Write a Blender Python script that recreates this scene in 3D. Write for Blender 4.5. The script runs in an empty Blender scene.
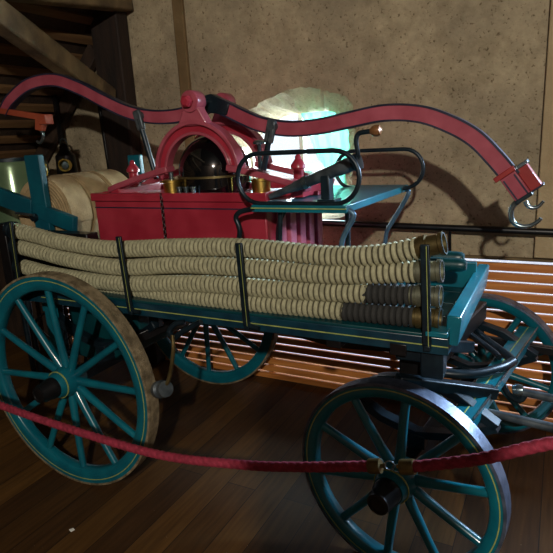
import bpy, bmesh, math, random
from mathutils import Vector, Matrix
random.seed(7)
C = bpy.context.scene.collection
PI = math.pi
sc = bpy.context.scene
sc.view_settings.view_transform = 'Standard'
sc.view_settings.look = 'None'
sc.view_settings.gamma = 1
sc.view_settings.use_curve_mapping = False
sc.view_settings.exposure = 0.0

# ---------------------------------------------------------------- camera
CP = Vector((2.0988, -1.6391, 1.6569)); yaw, pit, rol, FPX = 0.4903, 0.2527, -0.0558, 538.9182
fw = Vector((-math.sin(yaw)*math.cos(pit), math.cos(yaw)*math.cos(pit), -math.sin(pit)))
r0 = Vector((math.cos(yaw), math.sin(yaw), 0)); u0 = r0.cross(fw)
rr = math.cos(rol)*r0 + math.sin(rol)*u0; uu = -math.sin(rol)*r0 + math.cos(rol)*u0
cam = bpy.data.cameras.new('camera'); co = bpy.data.objects.new('camera', cam); C.objects.link(co)
M = Matrix.Identity(4)
for i in range(3):
    M[i][0] = rr[i]; M[i][1] = uu[i]; M[i][2] = -fw[i]; M[i][3] = CP[i]
co.matrix_world = M
cam.sensor_width = 36; cam.lens = FPX/553*36; cam.clip_start = .02
sc.camera = co

# ---------------------------------------------------------------- materials
def srgb(c):
    return tuple(((v/255)/12.92 if v/255 <= .04045 else ((v/255+.055)/1.055)**2.4) for v in c) + (1,)
def mat(name, c1, c2=None, rough=.5, metal=0, scale=12, bump=.1, bscale=60, spec=.5, stretch=(1, 1, 1), detail=6, lo=.35, hi=.65, coat=0):
    m = bpy.data.materials.new(name); m.use_nodes = True
    nt = m.node_tree; N = nt.nodes; L = nt.links
    b = N['Principled BSDF']
    b.inputs['Roughness'].default_value = rough; b.inputs['Metallic'].default_value = metal
    b.inputs['Specular IOR Level'].default_value = spec
    b.inputs['Coat Weight'].default_value = coat; b.inputs['Coat Roughness'].default_value = .1
    tc = N.new('ShaderNodeTexCoord'); mp = N.new('ShaderNodeMapping'); mp.inputs['Scale'].default_value = stretch
    L.new(tc.outputs['Object'], mp.inputs['Vector'])
    n = N.new('ShaderNodeTexNoise'); n.inputs['Scale'].default_value = scale; n.inputs['Detail'].default_value = detail
    L.new(mp.outputs[0], n.inputs['Vector'])
    cr = N.new('ShaderNodeValToRGB'); cr.color_ramp.elements[0].color = srgb(c1); cr.color_ramp.elements[1].color = srgb(c2 or c1)
    cr.color_ramp.elements[0].position = lo; cr.color_ramp.elements[1].position = hi
    L.new(n.outputs['Fac'], cr.inputs['Fac']); L.new(cr.outputs['Color'], b.inputs['Base Color'])
    if bump:
        n2 = N.new('ShaderNodeTexNoise'); n2.inputs['Scale'].default_value = bscale; n2.inputs['Detail'].default_value = 4
        L.new(mp.outputs[0], n2.inputs['Vector'])
        bp = N.new('ShaderNodeBump'); bp.inputs['Strength'].default_value = bump; bp.inputs['Distance'].default_value = .01
        L.new(n2.outputs['Fac'], bp.inputs['Height']); L.new(bp.outputs['Normal'], b.inputs['Normal'])
    m['cr'] = 1
    return m
MT = {}
MT['teal'] = mat('teal_paint', (6, 88, 104), (12, 106, 120), .32, 0, 9, .05, 40, coat=.3)
MT['teal_unlit'] = mat('unlit_teal_paint', (4, 76, 92), (8, 92, 106), .45, 0, 9, .06, 40)  # teal darkened for the unlit reel corner, same paint as teal
MT['teal_dark'] = mat('dark_teal_paint', (4, 50, 56), (8, 66, 70), .35, 0, 9, .06, 40)
MT['iron_dark'] = mat('dark_painted_iron', (14, 26, 34), (26, 42, 50), .35, .3, 20, .06, 60)
MT['iron_grey'] = mat('worn_grey_iron', (58, 66, 72), (92, 100, 104), .4, .4, 20, .06, 60)
MT['black'] = mat('black_paint', (10, 11, 13), (18, 18, 20), .35, 0, 20, .03, 60)
MT['black_gloss'] = mat('black_gloss', (4, 6, 8), (7, 9, 12), .05, 0, 3, 0, spec=.8, coat=1)
MT['rail_navy'] = mat('dark_navy_teal_paint', (8, 40, 54), (16, 58, 72), .3, 0, 14, .05, 50, coat=.3)
MT['blue_steel'] = mat('blue_grey_steel', (70, 100, 122), (96, 128, 150), .35, .5, 18, .05, 60)
MT['cream'] = mat('yellow_pinstripe', (170, 178, 96), (140, 150, 84), .4, 0, 30, 0)
MT['red'] = mat('red_paint', (146, 34, 50), (166, 48, 64), .32, 0, 7, .04, 40, coat=.4)
MT['red_lever'] = mat('red_lever_paint', (148, 62, 76), (170, 82, 96), .35, 0, 9, .05, 50, coat=.3)
MT['red_window_lit'] = mat('window_lit_red_paint', (176, 80, 104), (196, 112, 136), .4, 0, 14, .05, 50, coat=.3)  # red tinted pink for the window light falling on the tank end
MT['lever_edge'] = mat('navy_edge_paint', (24, 26, 44), (44, 46, 66), .35, 0, 12, .05, 50)
MT['hose'] = mat('hose_canvas', (146, 143, 114), (176, 172, 138), .85, 0, 45, .25, 260)
MT['hose_groove_shade'] = mat('shaded_hose_groove', (78, 72, 54), (98, 92, 70), .9, 0, 45, .2, 260)  # darker canvas colour, paints shade into the grooves between ribs
MT['hose_groove_shade_dark'] = MT['hose_groove_shade']
MT['canvas'] = mat('flat_hose_canvas', (150, 128, 92), (178, 154, 114), .9, 0, 14, .35, 120)
MT['bronze'] = mat('old_bronze', (98, 84, 52), (130, 116, 76), .38, .8, 16, .08, 60)
MT['pewter'] = mat('grey_pewter', (96, 98, 84), (128, 128, 104), .42, .6, 16, .08, 60)
MT['brass'] = mat('brass', (200, 164, 76), (226, 192, 104), .32, 1, 10, .02, 60)
MT['steel'] = mat('steel', (110, 128, 134), (150, 164, 170), .25, .9, 18, .05, 60)
MT['tyre_worn'] = mat('worn_iron_tyre', (96, 84, 62), (150, 134, 104), .7, .1, 22, .5, 120)
MT['tyre_steel'] = mat('blue_grey_tyre', (74, 84, 104), (112, 122, 142), .38, .6, 18, .12, 90)
MT['rope'] = mat('maroon_rope', (118, 24, 44), (150, 40, 62), .8, 0, 60, .3, 260)
MT['wood_slat'] = mat('orange_pine', (176, 102, 46), (222, 146, 74), .55, 0, 5, .1, 60, stretch=(.6, 1, 9), lo=.3, hi=.7)
MT['timber'] = mat('old_grey_timber', (80, 66, 46), (124, 104, 72), .85, 0, 7, .5, 40, stretch=(1, 1, 1))
MT['timber_dark'] = mat('dark_timber', (38, 26, 18), (62, 44, 30), .8, 0, 6, .4, 30, stretch=(2, 2, .5))
MT['timber_post'] = mat('dark_brown_post', (26, 17, 11), (44, 29, 19), .8, 0, 6, .4, 30, stretch=(4, 4, .6))
MT['lath'] = mat('roof_lath', (92, 64, 36), (118, 86, 50), .8, 0, 5, .3, 40, stretch=(3, .4, 3))
MT['knob'] = mat('bronzed_knob', (110, 72, 44), (140, 96, 60), .3, .3, 8, .05, 60)
MT['paper'] = mat('white_paper', (225, 225, 215), (240, 240, 232), .8, 0, 8, 0)
MT['plaster_dark'] = mat('brown_stained_plaster', (104, 84, 54), (126, 104, 70), .95, 0, 6, .4, 60)
MT['plaster_tan'] = mat('tan_plaster', (164, 144, 110), (182, 162, 126), .95, 0, 5, .4, 70)
MT['ground'] = mat('pale_gravel', (205, 200, 208), (222, 218, 226), .95, 0, 6, .2, 60)
MT['green_tank'] = mat('glossy_green_paint', (96, 124, 92), (130, 156, 116), .15, .4, 3, .02, 30, coat=1)
MT['socket_red'] = mat('dark_red_paint', (130, 30, 32), (150, 44, 42), .35, 0, 12, .05, 50, coat=.3)
MT['rust'] = mat('orange_red_paint', (146, 62, 44), (166, 80, 54), .45, 0, 12, .06, 50)
MT['leaf'] = mat('blue_green_leaf', (30, 120, 110), (70, 170, 150), .7, 0, 9, .1, 40)

def plaster():
    m = bpy.data.materials.new('rough_plaster'); m.use_nodes = True
    nt = m.node_tree; N = nt.nodes; L = nt.links; b = N['Principled BSDF']; b.inputs['Roughness'].default_value = .95
    b.inputs['Specular IOR Level'].default_value = .2
    tc = N.new('ShaderNodeTexCoord')
    def noise(s, d, r=.55):
        n = N.new('ShaderNodeTexNoise'); n.inputs['Scale'].default_value = s; n.inputs['Detail'].default_value = d; n.inputs['Roughness'].default_value = r
        L.new(tc.outputs['Object'], n.inputs['Vector']); return n
    def ramp(src, p0, p1, c0, c1):
        r = N.new('ShaderNodeValToRGB'); e = r.color_ramp.elements
        e[0].position = p0; e[1].position = p1; e[0].color = c0; e[1].color = c1
        L.new(src, r.inputs['Fac']); return r
    base = ramp(noise(2.2, 6).outputs['Fac'], .35, .68, srgb((156, 143, 118)), srgb((190, 174, 142)))
    mid = ramp(noise(14, 8, .7).outputs['Fac'], .35, .7, (.78, .78, .78, 1), (1.08, 1.08, 1.08, 1))
    pit = ramp(noise(60, 3, .6).outputs['Fac'], .30, .40, (.42, .38, .34, 1), (1, 1, 1, 1))
    blot = ramp(noise(5, 10, .75).outputs['Fac'], .40, .5, (.86, .85, .83, 1), (1, 1, 1, 1))
    cur = base.outputs['Color']
    for r in (mid, pit, blot):
        mx = N.new('ShaderNodeMix'); mx.data_type = 'RGBA'; mx.blend_type = 'MULTIPLY'; mx.inputs[0].default_value = 1
        L.new(cur, mx.inputs[6]); L.new(r.outputs['Color'], mx.inputs[7]); cur = mx.outputs[2]
    L.new(cur, b.inputs['Base Color'])
    bp = N.new('ShaderNodeBump'); bp.inputs['Strength'].default_value = .55; bp.inputs['Distance'].default_value = .02
    L.new(noise(30, 8, .65).outputs['Fac'], bp.inputs['Height']); L.new(bp.outputs['Normal'], b.inputs['Normal'])
    return m
MT['plaster'] = plaster()
def floor_mat():
    m = bpy.data.materials.new('dark_floorboards'); m.use_nodes = True
    nt = m.node_tree; N = nt.nodes; L = nt.links; b = N['Principled BSDF']
    tc = N.new('ShaderNodeTexCoord'); mp = N.new('ShaderNodeMapping'); mp.inputs['Rotation'].default_value = (0, 0, PI/2)
    mp.inputs['Location'].default_value = (.3, .05, 0)
    L.new(tc.outputs['Object'], mp.inputs['Vector'])
    br = N.new('ShaderNodeTexBrick'); br.inputs['Scale'].default_value = 1; br.offset = .4
    br.inputs['Brick Width'].default_value = 2.6; br.inputs['Row Height'].default_value = .155; br.inputs['Mortar Size'].default_value = .0022
    br.inputs['Mortar Smooth'].default_value = .2; br.inputs['Bias'].default_value = 0
    br.inputs['Color1'].default_value = srgb((66, 42, 18)); br.inputs['Color2'].default_value = srgb((104, 72, 32)); br.inputs['Mortar'].default_value = srgb((26, 15, 9))
    L.new(mp.outputs[0], br.inputs['Vector'])
    mp2 = N.new('ShaderNodeMapping'); mp2.inputs['Scale'].default_value = (22, 1.6, 1)
    L.new(tc.outputs['Object'], mp2.inputs['Vector'])
    n = N.new('ShaderNodeTexNoise'); n.inputs['Scale'].default_value = 2; n.inputs['Detail'].default_value = 8; L.new(mp2.outputs[0], n.inputs['Vector'])
    r = N.new('ShaderNodeValToRGB'); r.color_ramp.elements[0].position = .3; r.color_ramp.elements[1].position = .72
    r.color_ramp.elements[0].color = (.5, .48, .45, 1); r.color_ramp.elements[1].color = (1.0, 1.0, 1.0, 1)
    L.new(n.outputs['Fac'], r.inputs['Fac'])
    mx = N.new('ShaderNodeMix'); mx.data_type = 'RGBA'; mx.blend_type = 'MULTIPLY'; mx.inputs[0].default_value = 1
    L.new(br.outputs['Color'], mx.inputs[6]); L.new(r.outputs['Color'], mx.inputs[7])
    n3 = N.new('ShaderNodeTexNoise'); n3.inputs['Scale'].default_value = 130; n3.inputs['Detail'].default_value = 2; L.new(tc.outputs['Object'], n3.inputs['Vector'])
    r3 = N.new('ShaderNodeValToRGB'); r3.color_ramp.elements[0].position = .76; r3.color_ramp.elements[1].position = .80
    r3.color_ramp.elements[0].color = (0, 0, 0, 1); r3.color_ramp.elements[1].color = (1, 1, 1, 1)
    L.new(n3.outputs['Fac'], r3.inputs['Fac'])
    mx2 = N.new('ShaderNodeMix'); mx2.data_type = 'RGBA'; L.new(r3.outputs['Color'], mx2.inputs[0])
    L.new(mx.outputs[2], mx2.inputs[6]); mx2.inputs[7].default_value = srgb((190, 180, 160))
    L.new(mx2.outputs[2], b.inputs['Base Color'])
    b.inputs['Roughness'].default_value = .6; b.inputs['Specular IOR Level'].default_value = .3
    bp = N.new('ShaderNodeBump'); bp.inputs['Strength'].default_value = .25; bp.inputs['Distance'].default_value = .004
    L.new(br.outputs['Fac'], bp.inputs['Height']); bp.invert = True; L.new(bp.outputs['Normal'], b.inputs['Normal'])
    return m
MT['floor'] = floor_mat()
def hose_stained(x0):
    """hose canvas that is black (rubber-repaired) beyond x0"""
    m = MT['hose'].copy(); m.name = 'hose_canvas_with_black_repair'
    nt = m.node_tree; N = nt.nodes; L = nt.links; b = N['Principled BSDF']
    src = [l for l in nt.links if l.to_socket == b.inputs['Base Color']][0].from_socket
    tc = N.new('ShaderNodeTexCoord'); sp = N.new('ShaderNodeSeparateXYZ'); L.new(tc.outputs['Object'], sp.inputs[0])
    n = N.new('ShaderNodeTexNoise'); n.inputs['Scale'].default_value = 30
    L.new(tc.outputs['Object'], n.inputs['Vector'])
    ad = N.new('ShaderNodeMath'); ad.operation = 'MULTIPLY_ADD'; L.new(n.outputs['Fac'], ad.inputs[0]); ad.inputs[1].default_value = .05
    L.new(sp.outputs['X'], ad.inputs[2])
    g = N.new('ShaderNodeMath'); g.operation = 'GREATER_THAN'; L.new(ad.outputs[0], g.inputs[0]); g.inputs[1].default_value = x0+.025
    mx = N.new('ShaderNodeMix'); mx.data_type = 'RGBA'; L.new(g.outputs[0], mx.inputs[0]); L.new(src, mx.inputs[6])
    mx.inputs[7].default_value = srgb((44, 44, 42)); L.new(mx.outputs[2], b.inputs['Base Color'])
    return m
def glass():
    m = bpy.data.materials.new('window_glass'); m.use_nodes = True
    nt = m.node_tree; N = nt.nodes; L = nt.links
    N.remove(N['Principled BSDF']); o = N['Material Output']
    t = N.new('ShaderNodeBsdfTransparent'); t.inputs[0].default_value = (.95, .98, .98, 1)
    g = N.new('ShaderNodeBsdfGlossy'); g.inputs['Roughness'].default_value = .05
    mx = N.new('ShaderNodeMixShader'); mx.inputs[0].default_value = .06
    L.new(t.outputs[0], mx.inputs[1]); L.new(g.outputs[0], mx.inputs[2]); L.new(mx.outputs[0], o.inputs[0]); return m
MT['glass'] = glass()
def cloth_mat():
    m = bpy.data.materials.new('thin_aqua_cloth'); m.use_nodes = True
    nt = m.node_tree; N = nt.nodes; L = nt.links
    N.remove(N['Principled BSDF']); o = N['Material Output']
    d = N.new('ShaderNodeBsdfDiffuse'); t = N.new('ShaderNodeBsdfTranslucent')
    for s in (d, t): s.inputs[0].default_value = srgb((150, 205, 190))
    mx = N.new('ShaderNodeMixShader'); mx.inputs[0].default_value = .65
    L.new(d.outputs[0], mx.inputs[1]); L.new(t.outputs[0], mx.inputs[2]); L.new(mx.outputs[0], o.inputs[0]); return m
MT['cloth'] = cloth_mat()

# ---------------------------------------------------------------- mesh builder
class MB:
    def __init__(s): s.v = []; s.f = []
    def add(s, vs, fs):
        k = len(s.v); s.v += [Vector(v) for v in vs]; s.f += [tuple(i+k for i in f) for f in fs]; return s
    def box(s, x0, x1, y0, y1, z0, z1, m=None):
        vs = [Vector(p) for p in ((x0, y0, z0), (x1, y0, z0), (x1, y1, z0), (x0, y1, z0), (x0, y0, z1), (x1, y0, z1), (x1, y1, z1), (x0, y1, z1))]
        if m: vs = [m @ v for v in vs]
        return s.add(vs, [(0, 3, 2, 1), (4, 5, 6, 7), (0, 1, 5, 4), (1, 2, 6, 5), (2, 3, 7, 6), (3, 0, 4, 7)])
    def beam(s, a, b, w, h, up=(0, 0, 1)):
        """box from a to b; w sideways, h along up"""
        a = Vector(a); b = Vector(b); d = (b-a).normalized(); up = Vector(up)
        sd = d.cross(up).normalized(); u = sd.cross(d)
        vs = []
        for p in (a, b):
            for i, j in ((-1, -1), (1, -1), (1, 1), (-1, 1)): vs.append(p + sd*i*w/2 + u*j*h/2)
        return s.add(vs, [(3, 2, 1, 0), (4, 5, 6, 7), (0, 1, 5, 4), (1, 2, 6, 5), (2, 3, 7, 6), (3, 0, 4, 7)])
    def tube(s, pts, r, n=10, cap=True, closed=False, rf=None):
        pts = [Vector(p) for p in pts]; m = len(pts)
        rs = r if isinstance(r, (list, tuple)) else [r]*m
        T = []
        for i in range(m):
            a = pts[(i-1) % m] if closed or i else pts[0]; b = pts[(i+1) % m] if closed or i < m-1 else pts[-1]
            T.append((b-a).normalized())
        ref = Vector((0, 0, 1)) if abs(T[0].z) < .9 else Vector((0, 1, 0))
        nn = (ref - T[0]*ref.dot(T[0])).normalized(); vs = []
        for i in range(m):
            nn = (nn - T[i]*nn.dot(T[i])).normalized(); bb = T[i].cross(nn)
            for k in range(n):
                a = 2*PI*k/n; q = rs[i]*(rf(i, a) if rf else 1)
                vs.append(pts[i] + (nn*math.cos(a)+bb*math.sin(a))*q)
        fs = []
        for i in range(m if closed else m-1):
            j = (i+1) % m
            for k in range(n):
                l = (k+1) % n; fs.append((i*n+k, i*n+l, j*n+l, j*n+k))
        if cap and not closed: fs += [tuple(range(n))[::-1], tuple((m-1)*n+k for k in range(n))]
        return s.add(vs, fs)
    def lathe(s, prof, n=24, o=(0, 0, 0), axis=(0, 0, 1), closed=False):
        """prof: (radius, height) list along axis"""
        ax = Vector(axis).normalized(); ref = Vector((1, 0, 0)) if abs(ax.x) < .9 else Vector((0, 0, 1))
        e1 = (ref-ax*ref.dot(ax)).normalized(); e2 = ax.cross(e1); o = Vector(o); vs = []
        for r, h in prof:
            for k in range(n):
                a = 2*PI*k/n; vs.append(o+ax*h+(e1*math.cos(a)+e2*math.sin(a))*r)
        m = len(prof); fs = []
        for i in range(m if closed else m-1):
            j = (i+1) % m
            for k in range(n):
                l = (k+1) % n; fs.append((i*n+k, i*n+l, j*n+l, j*n+k))
        if not closed: fs += [tuple(range(n))[::-1], tuple((m-1)*n+k for k in range(n))]
        return s.add(vs, fs)
    def prism(s, poly, y0, y1, axis='y'):
        """polygon in (x,z) extruded along y, or in (x,y) extruded along z"""
        n = len(poly)
        if axis == 'y': vs = [(a, y0, b) for a, b in poly]+[(a, y1, b) for a, b in poly]
        elif axis == 'z': vs = [(a, b, y0) for a, b in poly]+[(a, b, y1) for a, b in poly]
        else: vs = [(y0, a, b) for a, b in poly]+[(y1, a, b) for a, b in poly]
        return s.add(vs, [tuple(range(n))[::-1], tuple(range(n, 2*n))]+[(i, (i+1) % n, n+(i+1) % n, n+i) for i in range(n)])
    def ribbon(s, path, y0, y1, lo, hi):
        """path of (x,z); box section from normal offset lo to hi, y0..y1"""
        m = len(path); vs = []
        for i in range(m):
            a = path[max(0, i-1)]; b = path[min(m-1, i+1)]
            d = Vector((b[0]-a[0], b[1]-a[1])).normalized(); nx, nz = -d.y, d.x
            L_ = lo[i] if isinstance(lo, list) else lo; H_ = hi[i] if isinstance(hi, list) else hi
            for y, t in ((y0, L_), (y1, L_), (y1, H_), (y0, H_)): vs.append((path[i][0]+nx*t, y, path[i][1]+nz*t))
        fs = [(0, 1, 2, 3), tuple((m-1)*4+k for k in (3, 2, 1, 0))]
        for i in range(m-1):
            for k in range(4):
                l = (k+1) % 4; fs.append((i*4+k, (i+1)*4+k, (i+1)*4+l, i*4+l))
        return s.add(vs, fs)
    def build(s, name, m, parent=None, bevel=0, smooth=True, ang=38):
        me = bpy.data.meshes.new(name); me.from_pydata([tuple(v) for v in s.v], [], s.f)
        bm = bmesh.new(); bm.from_mesh(me); bmesh.ops.recalc_face_normals(bm, faces=bm.faces); bm.to_mesh(me); bm.free()
        me.update()
        if smooth:
            for p in me.polygons: p.use_smooth = True
            me.set_sharp_from_angle(angle=math.radians(ang))
        me.materials.append(MT[m] if isinstance(m, str) else m)
        o = bpy.data.objects.new(name, me); C.objects.link(o)
        if parent:
            o.parent = parent
        if bevel:
            md = o.modifiers.new('b', 'BEVEL'); md.width = bevel; md.segments = 2; md.limit_method = 'ANGLE'
        return o
def crom(pts, k=8):
    P = [Vector(p) for p in pts]; out = []
    for i in range(len(P)-1):
        a = P[i-1] if i else P[0]*2-P[1]; b, c = P[i], P[i+1]; d = P[i+2] if i+2 < len(P) else P[-1]*2-P[-2]
        for j in range(k):
            t = j/k; out.append(.5*((2*b)+(c-a)*t+(2*a-5*b+4*c-d)*t*t+(-a+3*b-3*c+d)*t**3))
    out.append(P[-1]); return out
def xz(path, y): return [(p[0], y, p[1]) for p in path]
def tag(o, label=None, cat=None, group=None, kind=None):
    if label: o['label'] = label
    if cat: o['category'] = cat
    if group: o['group'] = group
    if kind: o['kind'] = kind
    return o
def empty(name, loc):
    o = bpy.data.objects.new(name, None); C.objects.link(o); o.location = loc; o.empty_display_size = .1; return o
def adopt(o, parent):
    """parent keeping world placement (parents carry only a translation)"""
    o.parent = parent; o.location = Vector(o.location)-Vector(parent.location) if False else o.location
    return o

# ---------------------------------------------------------------- setting
YW = 1.45
def S(mb, name, m, **k): return tag(mb.build(name, m, **k), kind='structure')
S(MB().box(-2.9, 4.6, -4.7, 1.8, -.06, 0), 'floor', 'floor')
# back wall with ragged window opening
inner = [(.118, 1.162), (.094, 1.331), (.085, 1.5), (.115, 1.658), (.19, 1.735), (.25, 1.79), (.34, 1.845), (.438, 1.883), (.56, 1.92), (.68, 1.933), (.79, 1.925), (.87, 1.89), (.96, 1.86), (1.004, 1.81), (1.02, 1.68), (1.017, 1.559), (1.0, 1.44), (.995, 1.33), (.96, 1.176), (.7, 1.15), (.4, 1.155)]
ip = crom([(a, b, 0) for a, b in inner]+[(inner[0][0], inner[0][1], 0)], 4)[:-1]
ip = [(p.x+random.uniform(-.008, .008), p.y+random.uniform(-.008, .008)) for p in ip]
cx_, cz_ = .50, 1.52
def outer_pt(p):
    x = .50+(p[0]-.55)*.78; z = 1.50+(p[1]-1.53)*.80
    return (max(.14, min(.92, x)), max(1.22, min(1.80, z)))
bm = bmesh.new()
def wall_panel(bm, y, hole, x0, x1, z0, z1):
    vo = [bm.verts.new((a, y, b)) for a, b in ((x0, z0), (x1, z0), (x1, z1), (x0, z1))]
    vi = [bm.verts.new((a, y, b)) for a, b in hole]
    es = [bm.edges.new((v[i], v[(i+1) % len(v)])) for v in (vo, vi) for i in range(len(v))]
    bmesh.ops.triangle_fill(bm, use_beauty=True, edges=es); return vi
WZ = .962
vi = wall_panel(bm, YW+.012, ip, -2.9, 2.5, WZ, 3.3)
vo = wall_panel(bm, YW+.30, [outer_pt(p) for p in ip], -2.9, 2.5, WZ, 3.3)
n = len(vi)
steps = [vi]
for j in (1, 2):
    t = j/3
    steps.append([bm.verts.new(vi[i].co.lerp(vo[i].co, t)+Vector((random.uniform(-.012, .012), 0, random.uniform(-.012, .012)))) for i in range(n)])
steps.append(vo)
for a, b in zip(steps, steps[1:]):
    for i in range(n): bm.faces.new((a[i], a[(i+1) % n], b[(i+1) % n], b[i]))
q = [bm.verts.new(p) for p in ((-2.9, YW+.012, WZ), (2.5, YW+.012, WZ), (2.5, YW+.3, WZ), (-2.9, YW+.3, WZ))]
bm.faces.new(q)
bmesh.ops.recalc_face_normals(bm, faces=bm.faces)
me = bpy.data.meshes.new('wall_back'); bm.to_mesh(me); bm.free(); me.materials.append(MT['plaster'])
wb = bpy.data.objects.new('wall_back', me); C.objects.link(wb); tag(wb, kind='structure')
S(MB().box(-2.9, -2.75, -4.7, 1.75, 0, .62), 'wall_left', 'timber_dark')
S(MB().box(-2.9, 4.6, -4.75, -4.6, 0, 3.3), 'wall_front', 'timber_dark')
S(MB().box(4.5, 4.6, -4.7, 1.75, 0, 3.3), 'wall_right', 'timber_dark')
S(MB().box(2.6, 2.66, YW+.1, YW+.15, 1.6, 2.25).box(3.54, 3.6, YW+.1, YW+.15, 1.6, 2.25).box(2.66, 3.54, YW+.1, YW+.15, 1.6, 1.66).box(2.66, 3.54, YW+.1, YW+.15, 2.19, 2.25).box(3.08, 3.12, YW+.1, YW+.15, 1.66, 2.19), 'window_2', 'timber')
# ceiling: sloping roof with laths on the left, boards above
SX0, SZ0, SX1, SZ1 = -.05, 3.25, -2.78, .52
S(MB().box(-.1, 4.6, -4.7, 1.75, 3.25, 3.33), 'ceiling', 'timber_dark')
sd = Vector((SX1-SX0, 0, SZ1-SZ0)).normalized(); nrm = Vector((-sd.z, 0, sd.x))
if nrm.z < 0: nrm = -nrm
roof = MB().beam(Vector((SX0, -1.5, SZ0))+nrm*.03, Vector((SX1, -1.5, SZ1))+nrm*.03, 6.4, .05, up=nrm)
rf = S(roof, 'ceiling.001', 'timber_dark'); rf.name = 'ceiling_slope'
k = 0
sl = .16
while sl < 3.75:
    p = Vector((SX0, 0, SZ0))+sd*sl
    lm = MB().beam((p.x, -2.9, p.z-.012), (p.x, YW+.01, p.z-.012), .055, .028, up=nrm)
    lm.build('lath', 'lath', rf, .003); sl += .15; k += 1
# plaster repairs: stained stud line, tan strip at the right
S(MB().box(-.198, -.115, YW-.012, YW+.02, .97, 3.24), 'trim_2', 'plaster_dark', bevel=.008)
S(MB().box(2.5, 4.6, YW+.0, YW+.1, WZ, 1.6).box(2.5, 4.6, YW, YW+.1, 2.25, 3.3).box(2.5, 2.6, YW, YW+.1, 1.6, 2.25).box(3.6, 4.6, YW, YW+.1, 1.6, 2.25), 'wall_back.001', 'plaster_tan').name = 'wall_back_right'
S(MB().box(2.0, 2.5, YW-.03, YW+.02, .97, 3.24), 'trim_3', 'plaster_tan', bevel=.006)
S(MB().box(2.055, 2.3, YW-.07, YW-.03, 1.75, 3.24), 'trim_4', 'timber_dark', bevel=.006)
# slatted cladding
sl_ = empty('wall_back_slats', (0, YW, 0)); tag(sl_, kind='structure')
for k in range(17):
    z0 = -.0 + .0067 + .0553*k - .0093 - .0
    a, b = .05+.0553*(k-1)+.0062, .05+.0553*k-.0062
    a = max(a, .002)
    w = MB().box(-2.9, 4.5, -.012, .012, a, min(b, .948))
    if b-a > .01: w.build('board', 'wood_slat', sl_, .002)
for x in (-2.3, -1.4, -.52, .36, 1.24, 2.35, 3.2, 4.2):
    MB().box(x-.02, x+.02, .013, .05, .002, .95).build('batten', 'timber_dark', sl_)
MB().box(-2.9, 4.5, -.022, .06, .948, .962).build('ledge', 'timber', sl_, .002)
S(MB().box(-6, 8, 1.85, 14, -.35, -.25), 'ground', 'ground')
S(MB().box(-2.9, -1.60, YW-.035, YW-.014, .003, .96), 'trim_1', 'timber_dark')
# window 1
w1 = empty('window_1', (0, 0, 0)); tag(w1, kind='structure')
fr = MB()
x0, x1, z0, z1, yy = .10, .96, 1.18, 1.86, YW+.31
fr.box(x0, x0+.05, yy, yy+.05, z0, z1).box(x1-.05, x1, yy, yy+.05, z0, z1).box(x0, x1, yy, yy+.05, z0, z0+.05).box(x0, x1, yy, yy+.05, z1-.05, z1)
fr.box(.515, .545, yy, yy+.05, z0, z1)
fr.build('window_frame', MT['paper'], w1)
MB().box(x0+.04, x1-.04, yy+.02, yy+.026, z0+.04, z1-.04).build('pane', 'glass', w1)
# aqua cloth drawn across the right of the window, hanging just outside
def sheet(name, poly, y, label, m='cloth'):
    """poly: 4 corners (x,z) TL,TR,BR,BL with folds"""
    nx, nz = 28, 14; vs = []; fs = []
    for side in (0, 1):
        for j in range(nz+1):
            for i in range(nx+1):
                u, v = i/nx, j/nz
                a = Vector(poly[0]).lerp(Vector(poly[1]), u); b = Vector(poly[3]).lerp(Vector(poly[2]), u); p = a.lerp(b, v)
                vs.append((p.x, y+.012*math.sin(u*22)+.006*math.sin(u*9+v*3)+side*.003, p.y))
    w = nx+1; o_ = w*(nz+1)
    for j in range(nz):
        for i in range(nx):
            q0 = j*w+i; fs.append((q0, q0+1, q0+w+1, q0+w)); fs.append((o_+q0, o_+q0+w, o_+q0+w+1, o_+q0+1))
    for i in range(nx): fs.append((i, o_+i, o_+i+1, i+1)); fs.append((nz*w+i, nz*w+i+1, o_+nz*w+i+1, o_+nz*w+i))
    for j in range(nz): fs.append((j*w, (j+1)*w, o_+(j+1)*w, o_+j*w)); fs.append((j*w+nx, o_+j*w+nx, o_+(j+1)*w+nx, (j+1)*w+nx))
    return MB().add(vs, fs).build(name, m)
cl = sheet('curtain', [(.55, 1.80), (.93, 1.80), (.93, 1.22), (.66, 1.50)], YW+.28, '')
tag(cl, 'pale aqua cloth drawn across the right half of the bright window', 'curtain')

# ---------------------------------------------------------------- timbers
t = MB().beam((-.68, 1.29, 1.975), (.53, -2.47, 3.15), .10, .125)
tag(t.build('timber_brace', 'timber', None, .012), 'pale round-edged timber brace slanting down from the upper left to the dark post', 'beam')
t = MB().beam((-.352, -4.58, 1.955), (-.56, 1.43, 2.58), .11, .11)
tag(t.build('tie_beam', 'timber', None, .012), 'old timber beam along the very top of the left corner, above the dark post', 'beam')
t = MB().box(-.815, -.575, 1.33, 1.44, 0.0, 3.24)
tag(t.build('timber_post', 'timber_post', None, .01), 'dark brown upright timber post against the plaster wall at left', 'post')
t = MB().beam((-.86, 1.40, 2.36), (-1.50, 1.40, 1.42), .05, .12, up=(0, 1, 0))
tag(MB().beam((-.85, 1.39, 2.32), (-1.85, 1.39, 1.32), .10, .06, up=(0, 1, 0)).build('rafter', 'timber_dark', None, .006), 'dark slanting rafter left of the upright post, under the roof laths', 'beam')
tag(MB().beam((-.875, 1.385, 2.0), (-.838, 1.385, 1.0), .022, .03, up=(0, 1, 0)).build('iron_bar', 'black', None, .003), 'thin dark bar leaning on the plaster between the post and the lantern', 'bar')
cb = empty('shadow_blocker', (0, 0, 0)); tag(cb, 'added unseen tall dark cupboard standing behind the viewpoint', 'blocker')  # added out of view only to cast the camera holder's shadow
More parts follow.
